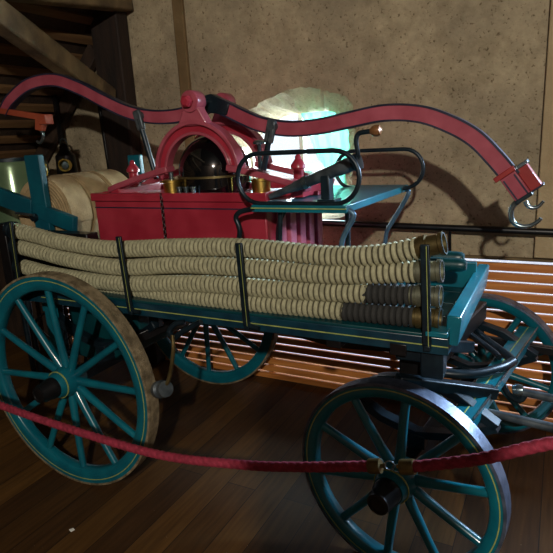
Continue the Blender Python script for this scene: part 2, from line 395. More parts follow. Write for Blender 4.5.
MB().box(2.07, 2.42, -1.88, -1.74, .06, 1.88).build('blocker_body', 'timber_post', cb, .006)
MB().box(2.055, 2.435, -1.89, -1.73, 1.88, 1.91).build('blocker_top', 'timber_post', cb, .004)
MB().box(2.08, 2.41, -1.87, -1.75, 0, .06).build('blocker_base', 'timber_dark', cb, .004)
MB().box(2.09, 2.40, -1.892, -1.88, .12, 1.84).build('blocker_face', 'timber_post', cb, .003)
MB().lathe([(0, 0), (.012, 0), (.018, .015), (0, .025)], 14, (2.11, -1.892, 1.0), (0, -1, 0)).build('knob', 'brass', cb)

# ---------------------------------------------------------------- handrail on the wall
hr = empty('handrail', (0, 0, 0)); tag(hr, 'black handrail tube running level along the wall just above the slats', 'handrail')
MB().tube([(-.3, 1.385, 1.153), (4.4, 1.385, 1.08)], .019, 12).build('rail', 'black', hr)
for x in (.2, 1.578, 2.9): MB().beam((x, 1.385, 1.12), (x, 1.415, .955), .012, .012).build('post', 'black', hr)

# ---------------------------------------------------------------- wagon
W = empty('fire_engine_wagon', (0, 0, 0))
tag(W, 'antique teal horse-drawn fire pump wagon with red tank, dome and long red lever', 'fire engine')
def P(mb, name, m, bevel=0, parent=None, **k): return mb.build(name, m, parent or W, bevel, **k)

def make_wheel(center, R, rotz, nsp, phase, tyre, wdt=.062):
    """local: axis y, outer face at y=0 (toward -y), wheel body 0..wdt"""
    N_ = 72
    r0, r1 = R-.082*R/.55, R-.010
    wh = MB().lathe([(r0, .012), (r0+.006, .004), (r0+.03, 0), (r1, 0), (r1, wdt), (r0+.03, wdt), (r0+.006, wdt-.004), (r0, wdt-.012)], N_, axis=(0, 1, 0), closed=True).build('wheel', 'teal', W, ang=50)
    wh.location = center; wh.rotation_euler = (0, 0, rotz)
    MB().lathe([(R-.0105, -.004), (R, -.002), (R, wdt+.002), (R-.0105, wdt+.004)], N_, axis=(0, 1, 0), closed=True).build('tyre', tyre, wh, ang=50)
    pr = R*.945
    MB().lathe([(pr-.002, -.0012), (pr+.002, -.0012), (pr+.002, .001), (pr-.002, .001)], N_, axis=(0, 1, 0), closed=True).build('pinstripe', 'cream', wh)
    for k in range(nsp):
        a = phase+2*PI*k/nsp; d = Vector((math.cos(a), 0, math.sin(a)))
        ya, yb = wdt*.5, wdt*.5
        pts = [d*.06+Vector((0, ya+.02, 0)), d*(R*.3)+Vector((0, ya+.012, 0)), d*(R*.6)+Vector((0, ya+.004, 0)), d*(r0+.012)+Vector((0, yb, 0))]
        MB().tube(pts, [.021, .0195, .017, .0165], 10).build('spoke', 'teal', wh)
        # painted line down the middle of each spoke
    hub = MB().lathe([(.0, .12), (.05, .12), (.06, .08), (.074, .055), (.076, .02), (.068, -.005), (.062, -.03), (.056, -.045), (.0, -.045)], 28, axis=(0, 1, 0)).build('hub', 'teal', wh)
    MB().lathe([(.066, -.020), (.069, -.020), (.069, -.014), (.066, -.014)], 28, axis=(0, 1, 0), closed=True).build('hub_stripe', 'cream', wh)
    MB().lathe([(.0, -.044), (.052, -.044), (.052, -.070), (.046, -.078), (.046, -.112), (.040, -.122), (.040, -.135), (.030, -.138), (.028, -.133), (.0, -.131)], 24, axis=(0, 1, 0)).build('hub_cap', 'black', wh)
    return wh
PHI = -.1357
RF = .396
d = Vector((-math.sin(PHI), math.cos(PHI), 0))
FC = Vector((1.6267, .0665, RF))
make_wheel((0, 0, .55), .55, 0, 12, math.radians(3), 'tyre_worn')
make_wheel((0, 1.214+.062, .55), .55, PI, 12, math.radians(3), 'tyre_worn')
make_wheel(tuple(FC), RF, PHI, 10, math.radians(12), 'tyre_steel', .058)
make_wheel(tuple(FC+d*(1.193+.058)), RF, PHI+PI, 10, math.radians(12), 'tyre_steel', .058)
# chassis
P(MB().box(-.46, 1.80, .125, .185, .905, .968), 'side_rail', 'rail_navy', .004)
P(MB().box(-.46, 1.80, .122, .19, .9685, .979), 'rail_strip', 'teal_dark', .002)
P(MB().box(-.46, 1.76, 1.03, 1.09, .915, .975), 'side_rail', 'teal_dark', .004)
P(MB().box(-.2, 1.80, .1235, .126, .935, .939), 'pinstripe', 'cream')
for i in range(5):
    P(MB().box(-.44, 1.78, .19+i*.168, .19+i*.168+.164, .945, .968), 'bed_board', 'teal_dark', .003)
for x in (-.42, .36, 1.0, 1.5): P(MB().box(x-.03, x+.03, .19, 1.03, .885, .944), 'cross_member', 'iron_dark', .003)
P(MB().box(1.60, 1.66, .118, .124, .885, .93), 'rail_bracket', 'black', .003)
P(MB().box(1.35, 1.41, .13, .19, .875, .915), 'rail_bracket', 'black', .004)
# front crossboard leaning forward
P(MB().prism([(1.785, .935), (1.826, .935), (1.836, 1.030), (1.832, 1.042), (1.788, 1.042)], .15, .93, 'y'), 'crossboard', 'teal', .004)
P(MB().box(1.725, 1.80, .105, .175, .975, .995), 'rail_cap', 'teal', .004)
# stakes that hold the hoses
def stake(a, b, y=.112, stripe=True):
    st = P(MB().beam((a[0], y, a[1]), (b[0], y, b[1]), .030, .012, up=(0, 1, 0)), 'stake', 'iron_dark', .003)
    if stripe:
        MB().beam((a[0]+.006, y-.0068, a[1]-.005), (b[0]+.006, y-.0068, b[1]), .002, .001, up=(0, 1, 0)).build('pinstripe', 'cream', st)
    MB().box(b[0]-.012, b[0]+.012, y-.006, .16, b[1]-.02, b[1]).build('stake_foot', 'iron_dark', st, .003)
    return st
stake((.388, 1.272), (.402, .93)); stake((1.006, 1.268), (1.016, .93)); stake((1.719, 1.292), (1.732, .94)); stake((-.315, 1.322), (-.335, .93), .108)
P(MB().tube([(1.016, .118, .945), (1.03, .112, .93), (1.075, .108, .925)], .010, 8), 'stake_hook', 'iron_dark')
P(MB().tube([(.402, .118, .945), (.42, .112, .93), (.46, .108, .93)], .010, 8), 'stake_hook', 'iron_dark')
# rear axle and underbody
P(MB().beam((0, .10, .55), (0, 1.17, .55), .06, .07), 'rear_axle', 'iron_dark', .004)
for y in (.30, .92):
    P(MB().ribbon([(p.x, p.y) for p in crom([(-.38, .80, 0), (-.2, .69, 0), (0, .645, 0), (.2, .69, 0), (.38, .80, 0)], 6)], y-.025, y+.025, -.018, .018), 'leaf_spring', 'iron_dark', .002)
    P(MB().box(-.035, .035, y-.03, y+.03, .58, .645), 'spring_block', 'iron_dark', .003)
    P(MB().box(-.41, -.35, y-.02, y+.02, .79, .915), 'spring_hanger', 'teal', .003)
    P(MB().box(.35, .41, y-.02, y+.02, .79, .915), 'spring_hanger', 'iron_dark', .003)
P(MB().box(-.385, -.295, .27, .29, .50, .885), 'hanging_plate', 'teal', .004)
P(MB().prism([(-.275, .90), (.23, .90), (.23, .70), (.17, .60), (.06, .54), (-.10, .51), (-.275, .53)], .34, .90, 'y'), 'tool_locker', 'teal_dark', .006)
P(MB().beam((.25, .16, .72), (.72, .95, .905), .045, .05), 'brake_beam', 'black', .004)
# brake linkage
bl = P(MB().tube(crom([(.70, .12, .905), (.655, .11, .895), (.625, .10, .86), (.66, .09, .84), (.70, .09, .87), (.80, .10, .925)], 6), .013, 10), 'brake_linkage', 'iron_dark')
MB().tube(crom([(.665, .07, .86), (.67, .06, .80), (.648, .055, .70), (.625, .05, .64), (.60, .05, .615)], 6), .009, 10).build('brake_rod', 'bronze', bl)
bb = P(MB().lathe([(0, -.035), (.036, -.035), (.040, -.025), (.040, .0), (.030, .008), (.030, .02), (.038, .026), (.036, .045), (0, .047)], 18, (.585, .05, .60), (.9, -.3, .35)), 'brake_block', 'iron_grey')
# front underbody
cx, cy = FC.x+d.x*.6, FC.y+d.y*.6
u = Vector((d.y, -d.x, 0))
def loc(a, b, z): return (cx+u.x*a+d.x*b, cy+u.y*a+d.y*b, z)
P(MB().lathe([(.07, -.012), (.12, -.012), (.12, .012), (.07, .012)], 48, (cx-.06, cy, .835), (0, 0, 1), closed=True), 'turntable_ring', 'black')
P(MB().box(cx-.10, cx+.06, .16, 1.02, .85, .915), 'bolster', 'iron_dark', .008)
P(MB().box(1.70, 1.78, .15, .22, .80, .915), 'bolster_end', 'iron_dark', .006)
P(MB().beam(loc(0, -.50, RF), loc(0, .50, RF), .06, .07), 'front_axle', 'iron_dark', .004)
P(MB().beam(loc(0, -.42, .775), loc(0, .42, .775), .11, .09), 'axle_bed', 'black', .008)
for b in (-.36, .36):
    P(MB().ribbon([(-.30, .60), (-.15, .52), (0, .485), (.15, .52), (.30, .60)], -.025, .025, -.016, .016), 'leaf_spring', 'iron_dark', .002).matrix_local = Matrix.Translation(loc(0, b, 0)) @ Matrix.Rotation(PHI, 4, 'Z')
    P(MB().ribbon([(-.30, .60), (-.15, .69), (0, .725), (.15, .69), (.30, .60)], -.025, .025, -.016, .016), 'leaf_spring', 'iron_dark', .002).matrix_local = Matrix.Translation(loc(0, b, 0)) @ Matrix.Rotation(PHI, 4, 'Z')
    P(MB().beam(loc(0, b, .43), loc(0, b, .49), .06, .07, up=(1, 0, 0)), 'spring_block', 'iron_dark', .003)
# dark body plate under the front of the bed
P(MB().prism([(1.20, .90), (1.72, .915), (1.74, .80), (1.30, .775), (1.10, .80)], .36, .96, 'y'), 'turntable_plate', 'black', .006)
# futchells: two curved bars meeting at the front
near = crom([(1.60, .40, .73), (1.70, .41, .71), (1.83, .455, .70), (1.93, .555, .70), (1.975, .645, .70)], 8)
far = crom([(1.60, 1.12, .75), (1.71, 1.03, .72), (1.84, .86, .70), (1.94, .71, .70), (1.975, .645, .70)], 8)
P(MB().tube(near, .019, 10), 'futchell', 'iron_dark'); P(MB().tube(far, .019, 10), 'futchell', 'iron_dark')
far2 = [p+Vector((-.05, -.05, .03)) for p in far]
P(MB().tube(far2, .012, 10), 'stay_bar', 'iron_dark')
P(MB().beam((1.62, .14, .78), (1.93, .40, .665), .05, .045), 'drag_bar', 'iron_dark', .006)
P(MB().beam((1.70, .36, .84), (1.80, .70, .72), .03, .05), 'diagonal_stay', 'iron_dark', .004)
sb = P(MB().beam((1.845, .16, .645), (2.005, 1.19, .645), .085, .045), 'splinter_bar', 'teal', .004)
MB().beam((1.845, .165, .668), (2.005, 1.185, .668), .004, .002).build('pinstripe', 'cream', sb)
MB().beam((1.888, .155, .672), (2.048, 1.185, .672), .006, .006).build('steel_edge', 'steel', sb)
# poles and swingle gear in front of the splinter bar
P(MB().tube([(1.895, .36, .60), (2.25, .305, .60)], [.014, .020], 12), 'draw_shaft', 'iron_grey')
P(MB().tube([(2.00, .62, .58), (2.40, .565, .58)], [.016, .020], 12), 'draw_shaft', 'iron_grey')
P(MB().beam((1.78, 1.02, .64), (2.45, 1.02, .60), .035, .04), 'draw_pole', 'black', .005)
P(MB().tube(crom([(1.93, .60, .64), (1.965, .60, .57), (2.01, .615, .545), (2.03, .62, .58)], 6), .014, 8), 'shackle', 'iron_dark')
P(MB().lathe([(0, -.02), (.022, -.02), (.026, 0), (.022, .02), (0, .02)], 14, (2.0, .62, .585), (1, 0, .2)), 'shackle_bolt', 'steel')
P(MB().tube(crom([(1.90, .45, .62), (1.94, .46, .54), (2.0, .50, .50), (2.07, .58, .50), (2.13, .68, .54)], 6), .018, 8), 'swingle_hook', 'teal_dark')
# ---- red water tank
TX0, TX1, TY0, TY1, TZ0, TZ1 = -.012, .985, .385, .97, .975, 1.425
tank = P(MB().box(TX0, TX1, TY0, TY1, TZ0, TZ1-.03), 'water_tank', 'red', .006)
rim = MB(); e = .012
rim.box(TX0-e, TX1+e, TY0-e, TY0+.02, TZ1-.034, TZ1+.006).box(TX0-e, TX1+e, TY1-.02, TY1+e, TZ1-.034, TZ1+.006).box(TX0-e, TX0+.02, TY0+.02, TY1-.02, TZ1-.034, TZ1+.006).box(TX1-.02, TX1+e, TY0+.02, TY1-.02, TZ1-.034, TZ1+.006)
rim.build('tank_rim', 'red', tank, .004)
MB().box(TX0+.0, TX1, TY0-.0015, TY0+.001, 1.356, 1.362).build('pinstripe', 'lever_edge', tank)
for i in range(5):
    y = .47+i*.105
    MB().box(TX1-.001, TX1+.022, y, y+.062, 1.0, 1.385).build('batten', 'red_window_lit', tank, .004)
MB().box(TX1+.0, TX1+.012, TY0, TY1, .98, 1.05).build('end_plinth', 'red_window_lit', tank, .003)
# chain hanging on the tank front
ch = MB()
zc = 1.42; i = 0
while zc > 1.20:
    o_ = Vector((.437, TY0-.017, zc)); pts = []
    for k in range(10):
        a = 2*PI*k/10; w, h = .0065*math.cos(a), .011*math.sin(a)
        pts.append(o_+(Vector((w, 0, h)) if i % 2 else Vector((0, w, h))))
    ch.tube(pts, .0022, 6, closed=True); zc -= .0165; i += 1
ch.build('chain', 'black', tank)
# ---- pump: base plate, arches, dome
ax, ayn, ayf, az, ar = .575, .50, .765, 1.50, .215
plate = [(.02, .52), (.09, .47), (.34, .44), (.82, .44), (1.06, .48), (1.13, .54), (1.13, .72), (1.05, .79), (.82, .83), (.34, .83), (.10, .80), (.02, .75)]
# flat foot beams sloping outward from the arch feet, near and far
for y0, y1 in ((.465, .535), (.73, .80)):
    for s in (-1, 1):
        path = [(ax+s*.17, 1.535), (ax+s*.24, 1.522), (ax+s*.38, 1.49), (ax+s*.52, 1.452), (ax+s*.565, 1.437)]
        P(MB().ribbon(path, y0, y1, -.014, .014), 'arch_foot', 'red_lever', .004)
for s in (-1, 1):
    P(MB().prism([(ax+s*.20, .535), (ax+s*.20, .73), (ax+s*.57, .68), (ax+s*.57, .585)], 1.395, 1.415, 'z'), 'tie_plate', 'red', .004)
    P(MB().box(ax+s*.52-.03, ax+s*.52+.03, .47, .80, 1.40, 1.445), 'foot_pad', 'red', .004)
P(MB().box(.02, .95, .40, .95, 1.375, 1.392), 'tank_cover', 'black', .003)
def arch(y, m='red'):
    n_ = 30; o = []
    def ring(ra, rb, y0, y1):
        vs = []; fs = []
        for i in range(n_+1):
            a = PI*i/n_
            c_, s_ = math.cos(a), math.sin(a)
            for r_, yy_ in ((ra, y0), (rb, y0), (rb, y1), (ra, y1)):
                vs.append((ax+r_*c_, yy_, az+.012+r_*s_*1.0))
        for i in range(n_):
            for k_ in range(4):
                l = (k_+1) % 4; fs.append((i*4+k_, i*4+l, (i+1)*4+l, (i+1)*4+k_))
        fs += [(3, 2, 1, 0), tuple(n_*4+k_ for k_ in range(4))]
        return MB().add(vs, fs)
    a_ = P(ring(.188, .226, y-.012, y+.012), 'arch', m, .002)
    ring(.222, .240, y-.034, y+.034).build('flange', 'red_lever', a_, .003)
    ring(.176, .190, y-.026, y+.026).build('flange', 'red_lever', a_, .003)
    return a_
for y in (ayn, ayf):
    arch(y)
    br = P(MB().prism([(ax-.085, 1.728), (ax-.045, 1.80), (ax-.035, 1.835), (ax+.035, 1.835), (ax+.045, 1.80), (ax+.085, 1.728)], y-.028, y+.028, 'y'), 'bearing_pedestal', 'red_lever', .006)
    MB().lathe([(.0, -.036), (.046, -.036), (.050, -.03), (.050, .03), (.046, .036), (0, .036)], 24, (ax, y, 1.835), (0, 1, 0)).build('bearing', 'red_lever', br)
P(MB().tube([(ax, .435, 1.835), (ax, .83, 1.835)], .020, 14), 'pivot_shaft', 'iron_dark')
P(MB().lathe([(0, -.02), (.018, -.02), (.027, -.012), (.027, .012), (0, .012)], 6, (ax, .448, 1.835), (0, 1, 0)), 'shaft_nut', 'red')
dome = [(0, .190)]+[(.178*math.sin(a*PI/24), .178*math.cos(a*PI/24)+.012) for a in range(1, 12)]+[(.178, .0), (.178, -.1), (0, -.1)]
P(MB().lathe(dome, 48, (ax, .632, 1.50), (0, 0, 1)), 'air_dome', 'black_gloss')
P(MB().lathe([(.1785, -.018), (.186, -.018), (.186, -.008), (.1785, -.008)], 40, (ax, .632, 1.505), (0, 0, 1), closed=True), 'dome_collar', 'bronze')
for x in (.425, .905):
    cy_ = .475 if x < .6 else .50
    c = P(MB().lathe([(0, 0), (.042, 0), (.042, .07), (.048, .072), (.048, .084), (.0, .086)], 24, (x, cy_, 1.40), (0, 0, 1)), 'pump_cylinder', 'brass')
    MB().tube([(x, cy_, 1.48), (x, cy_, 1.52)], .012, 10).build('piston_rod', 'steel', c)
for x in (.52, .56, .60): P(MB().lathe([(0, 0), (.012, 0), (.012, .05), (.016, .052), (.016, .06), (0, .062)], 12, (x-.02, .43, 1.395), (0, 0, 1)), 'stud_bolt', 'steel')
# red valve finials
def finial(x, y, z, s=1):
    return P(MB().lathe([(0, 0), (.030*s, 0), (.030*s, .012*s), (.024*s, .016*s), (.024*s, .07*s), (.034*s, .075*s), (.034*s, .088*s), (.022*s, .105*s), (.014*s, .115*s), (.014*s, .125*s), (.006*s, .135*s), (0, .136*s)], 18, (x, y, z)), 'valve_cap', 'red')
finial(.075, .60, 1.445); finial(1.065, .56, 1.445, 1.0)
P(MB().box(-.215, -.12, .885, .915, 1.39, 1.60), 'rear_upright', 'teal', .004)
# lever
LP = [(-.901, 1.892), (-.821, 1.954), (-.647, 2.023), (-.44, 2.031), (-.258, 1.973), (-.089, 1.893), (.074, 1.825), (.236, 1.79), (.40, 1.787), (.52, 1.812), (.60, 1.825), (.68, 1.795), (.76, 1.757), (.86, 1.716), (1.0, 1.69), (1.145, 1.692), (1.284, 1.711), (1.437, 1.729), (1.58, 1.715), (1.697, 1.67), (1.792, 1.612), (1.868, 1.534), (1.932, 1.457)]
lp = [(p.x, p.y) for p in crom([(a, b, 0) for a, b in LP], 7)]
Ly = .632
lever = P(MB().ribbon(lp, Ly-.018, Ly+.018, -.031, .031), 'pump_lever', 'red_lever')
MB().ribbon(lp, Ly-.021, Ly+.021, .027, .035).build('edge_band', 'lever_edge', lever)
MB().ribbon(lp, Ly-.021, Ly+.021, -.035, -.027).build('edge_band', 'lever_edge', lever)
MB().prism([(.50, 1.80), (.55, 1.865), (.60, 1.872), (.70, 1.82), (.68, 1.77)], Ly-.026, Ly+.026).build('lever_hub', 'iron_dark', lever, .004)
# lever head right
D = Vector((.585, 0, -.81)).normalized(); NN = Vector((.81, 0, .585))
E0 = Vector((1.925, Ly, 1.462))
fr_ = Matrix((( D.x, 0, NN.x, E0.x), (0, 1, 0, E0.y), (D.z, 0, NN.z, E0.z), (0, 0, 0, 1)))
MB().box(-.025, .095, -.026, .026, -.034, .028, fr_).build('lever_tail', 'red_lever', lever, .003)
MB().box(.0, .09, -.0275, -.0255, -.028, -.022, fr_).build('edge_line', 'lever_edge', lever)
MB().box(.0, .09, -.0275, -.0255, .016, .022, fr_).build('edge_line', 'lever_edge', lever)
MB().box(-.03, -.010, -.04, .04, -.050, .034, fr_).build('collar', 'socket_red', lever, .003)
MB().box(-.008, .092, .0, .07, .028, .072, fr_).build('pole_socket', 'socket_red', lever, .003)
MB().box(-.020, -.006, -.008, .075, .018, .080, fr_).build('socket_cap', 'steel', lever, .002)
MB().box(.090, .097, -.006, .075, .024, .078, fr_).build('socket_rim', 'lever_edge', lever, .002)
MB().box(.088, .104, -.029, .029, -.037, .031, fr_).build('tail_cap', 'iron_dark', lever, .003)
def hook(pts, y, rs, name='hook', m='steel'):
    pp = crom([(a, y, b) for a, b in pts], 8); nn_ = len(pp)
    return MB().tube(pp, [rs[0]+(rs[1]-rs[0])*i/(nn_-1) for i in range(nn_)], 10).build(name, m, lever)
hook([(1.962, 1.372), (1.942, 1.350), (1.935, 1.318), (1.945, 1.288), (1.972, 1.272), (2.005, 1.274), (2.032, 1.292), (2.042, 1.305)], Ly-.005, (.012, .007))
hook([(1.982, 1.366), (1.992, 1.348), (2.010, 1.340), (2.030, 1.346), (2.046, 1.366)], Ly+.02, (.009, .006))
# lever head left
MB().ribbon([(-.99, 1.912), (-.57, 1.838)], Ly-.02, Ly+.02, -.017, .017).build('pole_socket', 'rust', lever, .003)
MB().box(-.595, -.535, Ly-.028, Ly+.03, 1.80, 1.855).build('collar', 'rust', lever, .004)
MB().prism([(-.63, 1.835), (-.57, 1.825), (-.60, 1.765), (-.645, 1.775)], Ly-.02, Ly+.02).build('lever_tail', 'rust', lever, .003)
hook([(-.62, 1.775), (-.605, 1.745), (-.62, 1.715), (-.645, 1.70), (-.665, 1.71)], Ly, (.011, .008))
# piston rods with clevises
for a, b in (((.158, 1.80), (.235, 1.48)), ((.925, 1.705), (.865, 1.49))):
    rd = P(MB().tube([(a[0], Ly-.04, a[1]), (b[0], Ly-.04, b[1])], .0135, 12), 'connecting_rod', 'iron_dark')
    dv = Vector((b[0]-a[0], 0, b[1]-a[1])).normalized()
    A = Vector((a[0], Ly, a[1]))
    MB().beam(A-dv*.03+Vector((0, -.042, 0)), A+dv*.075+Vector((0, -.042, 0)), .048, .022, up=(0, 1, 0)).build('clevis', 'iron_grey', rd, .010)
    MB().lathe([(0, -.055), (.018, -.055), (.022, -.045), (.022, .03), (0, .03)], 14, tuple(A), (0, 1, 0)).build('clevis_pin', 'iron_grey', rd)
P(MB().tube([(.80, .69, 1.50), (.80, .69, 1.63)], .010, 10), 'grease_cup_stem', 'iron_dark')
P(MB().lathe([(0, 0), (.028, .004), (.03, .014), (.02, .022), (0, .024)], 14, (.80, .69, 1.625)), 'grease_cup', 'steel')
# ---- seat on curved legs over the tank
seat = P(MB().prism([(.985, .262), (1.395, .262), (1.435, 1.04), (1.035, 1.04)], 1.366, 1.396, 'z'), 'seat', 'teal', .003)
MB().box(.985, 1.395, .257, .264, 1.381, 1.385).build('pinstripe', 'cream', seat)
def sleg(pts, y, m='teal_dark'):
    P(MB().tube(crom([(a, yb, b) for (a, b), yb in zip(pts, [y]*len(pts))], 6), .011, 10), 'leg', m)
sleg([(1.385, 1.38), (1.412, 1.362), (1.408, 1.338), (1.385, 1.30), (1.362, 1.24), (1.352, 1.10), (1.35, .97)], .29, 'blue_steel')
sleg([(1.425, 1.38), (1.445, 1.362), (1.42, 1.31), (1.37, 1.225), (1.335, 1.16), (1.325, 1.05), (1.325, .97)], 1.0, 'blue_steel')
sleg([(1.0, 1.38), (.93, 1.366), (.903, 1.34), (.918, 1.29), (.906, 1.2), (.906, .97)], .27, 'iron_dark')
sleg([(1.09, 1.38), (1.05, 1.34), (1.02, 1.25), (1.015, .97)], .42, 'iron_dark')
sleg([(1.09, 1.38), (1.075, 1.20), (1.07, .97)], .32, 'iron_dark')
sleg([(1.33, 1.38), (1.33, 1.18), (1.33, .97)], .45, 'iron_dark')
def loop(x0, x1, z0, z1, y, skew=0):
    r = (z1-z0)/2*.98; pts = []
    for cx0, a0 in ((x1-r, -90), (x0+r, 90)):
        for k in range(13):
            a = math.radians(a0+k*15); pts.append((cx0+r*math.cos(a), y, (z0+z1)/2+r*math.sin(a)))
    P(MB().tube(pts, .0095, 10, closed=True), 'arm_loop', 'iron_dark')
loop(.925, 1.445, 1.398, 1.60, .27)
loop(1.09, 1.525, 1.385, 1.572, .95)
# ---- hose reel frame at the rear
P(MB().box(-.49, -.375, .385, .42, .97, 1.635), 'reel_post', 'teal_unlit', .004)
P(MB().beam((-.47, .40, 1.338), (-.19, .40, 1.262), .035, .085, up=(0, .0, 1)), 'reel_rail', 'teal_unlit', .004)
P(MB().beam((-.95, .40, 1.46), (-.50, .40, 1.345), .035, .10, up=(0, .0, 1)), 'reel_rail', 'teal_unlit', .004)
P(MB().tube([(-.47, .36, 1.30), (-.47, 1.12, 1.30)], .022, 12), 'reel_axle', 'iron_dark')
P(MB().box(-.52, -.42, 1.06, 1.10, .97, 1.4), 'reel_post', 'teal_dark', .004)
P(MB().tube(crom([(-.60, .36, 1.325), (-.50, .355, 1.32), (-.44, .35, 1.315)], 4), .008, 8), 'reel_crank', 'steel')
for x, y, z in ((-.40, .18, 1.20), (-.42, .18, 1.10), (-.40, .18, 1.02)):
    pass
P(MB().box(-.50, -.43, .15, .24, .97, 1.30), 'hose_rack', 'black', .006)
P(MB().box(-.42, .0, .29, .37, .97, 1.235), 'rear_box', 'black', .006)
P(MB().box(.0, .96, .31, .37, .97, 1.17), 'side_panel', 'black', .006)
# holders carrying the spare poles
P(MB().box(1.50, 1.53, .42, .62, .968, 1.118), 'pole_rest', 'teal_dark', .004)
P(MB().box(1.25, 1.80, .76, .785, .968, 1.085), 'side_board', 'teal', .003)

# ---------------------------------------------------------------- suction hoses
hoses = [
 ([(-.375, 1.266), (-.2, 1.242), (-.056, 1.218), (.268, 1.199), (.675, 1.224), (1.021, 1.236), (1.362, 1.222), (1.551, 1.236), (1.685, 1.266)], None, 'topmost ribbed beige suction hose on the wagon side, open coupling at its right end', 'bronze'),
 ([(-.36, 1.180), (-.2, 1.160), (-.008, 1.132), (.316, 1.114), (.665, 1.146), (1.015, 1.155), (1.359, 1.152), (1.675, 1.182)], None, 'ribbed beige suction hose second from the top on the wagon side', 'pewter'),
 ([(-.36, 1.075), (-.095, 1.045), (.302, 1.036), (.762, 1.069), (1.146, 1.075), (1.675, 1.097)], 1.50, 'ribbed suction hose third from the top, blackened near its right end', 'pewter'),
 ([(-.30, 1.008), (.165, 1.000), (.752, 1.005), (1.229, 1.012), (1.675, 1.018)], 1.41, 'bottom ribbed suction hose resting on the wagon rail, black near its right end', 'bronze'),
]
for idx, (pts, stain, lab, cm) in enumerate(hoses):
    hy = .172
    raw = crom([(a, hy+random.uniform(-.003, .003)+(min(.05, max(0, .5-a)*.12) if idx == 3 else 0), b) for a, b in pts], 10)
    # resample by arc length
    step = .0225/8; path = [raw[0]]; acc = 0
    for a, b in zip(raw, raw[1:]):
        L_ = (b-a).length; t_ = step-acc
        while t_ <= L_:
            path.append(a.lerp(b, t_/L_)); t_ += step
        acc = L_-(t_-step)
    R_ = .0385
    rs = []
    for i in range(len(path)):
        ph = (i % 8)/8
        rs.append(R_*(1.02-(.42 if i % 8 == 0 else .20 if i % 8 in (1, 7) else .03 if i % 8 in (2, 6) else 0)) * (1+random.uniform(-.006, .006)))
    h = MB().tube(path, rs, 16).build('suction_hose', hose_stained(stain) if stain else 'hose', None, ang=75)
    h.data.materials.append(MT['hose_groove_shade'] if not stain else MT['hose_groove_shade_dark'])
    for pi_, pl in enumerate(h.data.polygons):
        if (pi_//16) % 8 in (7, 0) and pi_//16 < len(path)-1: pl.material_index = 1 if (not stain or pl.center.x < stain) else 0  # groove faces get the painted shade colour
    tag(h, lab, 'hose', 'suction hoses stacked on the wagon side')
    e1 = path[-1]; dr = (path[-1]-path[-8]).normalized()
    MB().lathe([(.030, 0), (.036, 0), (.036, .02), (.041, .022), (.041, .045), (.035, .05), (.035, .085), (.0395, .088), (.0395, .10), (.033, .10), (.031, .03), (.030, .0)], 24, tuple(e1-dr*.012), tuple(dr), closed=True).build('coupling', cm, h)
    MB().lathe([(.033, 0), (.0385, 0), (.0385, .003), (.033, .003)], 24, tuple(e1+dr*.0885), tuple(dr), closed=True).build('coupling_ring', 'steel', h)
    e0 = path[0]; dl = (path[0]-path[8]).normalized()
    MB().lathe([(0, 0), (.037, 0), (.037, .025), (.042, .028), (.042, .05), (.034, .055), (0, .056)], 20, tuple(e0-dl*.012), tuple(dl)).build('end_plug', 'iron_dark', h)

# two round-ended dark green poles behind the hoses
for (y, z, x1_, lab) in ((.575, 1.146, 1.775, 'dark green round-ended pole behind the hose ends, upper and farther one'), (.47, 1.142, 1.80, 'dark green round-ended pole behind the hose ends, lower and nearer one')):
    o = MB().lathe([(0, 0), (.026, 0), (.026, x1_-.95-.03), (.024, x1_-.95-.01), (.018, x1_-.95), (0, x1_-.949)], 20, (.95+.0, y, z), (1, 0, 0)).build('carrying_pole', 'teal_dark')
    tag(o, lab, 'pole', 'green carrying poles on the wagon bed')

# ---------------------------------------------------------------- branch pipe lying on the seat
bp_ = empty('branch_pipe', (0, 0, 0)); tag(bp_, 'dark metal branch pipe with crank handle and wooden knob resting above the seat', 'nozzle')
A = Vector((1.00, .40, 1.412)); B = Vector((1.385, .40, 1.546)); dv = (B-A).normalized()
MB().tube([A, A+dv*.12, A+dv*.13, B-dv*.08, B-dv*.075, B], [.012, .018, .022, .026, .029, .029], 16).build('pipe', 'iron_grey', bp_)
MB().lathe([(0, 0), (.033, 0), (.033, .03), (0, .03)], 20, tuple(B-dv*.01), tuple(dv)).build('flange', 'iron_dark', bp_)
MB().lathe([(0, 0), (.027, 0), (.027, .02), (0, .02)], 20, tuple(A+dv*.17), tuple(dv)).build('ring', 'steel', bp_)
MB().tube(crom([tuple(B+dv*.005), (1.400, .39, 1.575), (1.395, .385, 1.625), (1.405, .385, 1.652), (1.435, .385, 1.658), (1.462, .385, 1.659)], 6), .0095, 10).build('crank_handle', 'iron_dark', bp_)
MB().lathe([(0, 0), (.012, 0), (.02, .012), (.022, .024), (.018, .038), (0, .046)], 18, (1.452, .385, 1.658), (1, 0, .1)).build('knob', 'knob', bp_)
MB().box(1.245, 1.283, .375, .425, 1.397, 1.50).build('bracket', 'iron_dark', bp_, .004)
MB().box(1.235, 1.31, .36, .44, 1.3965, 1.405).build('bracket_foot', 'iron_dark', bp_, .002)

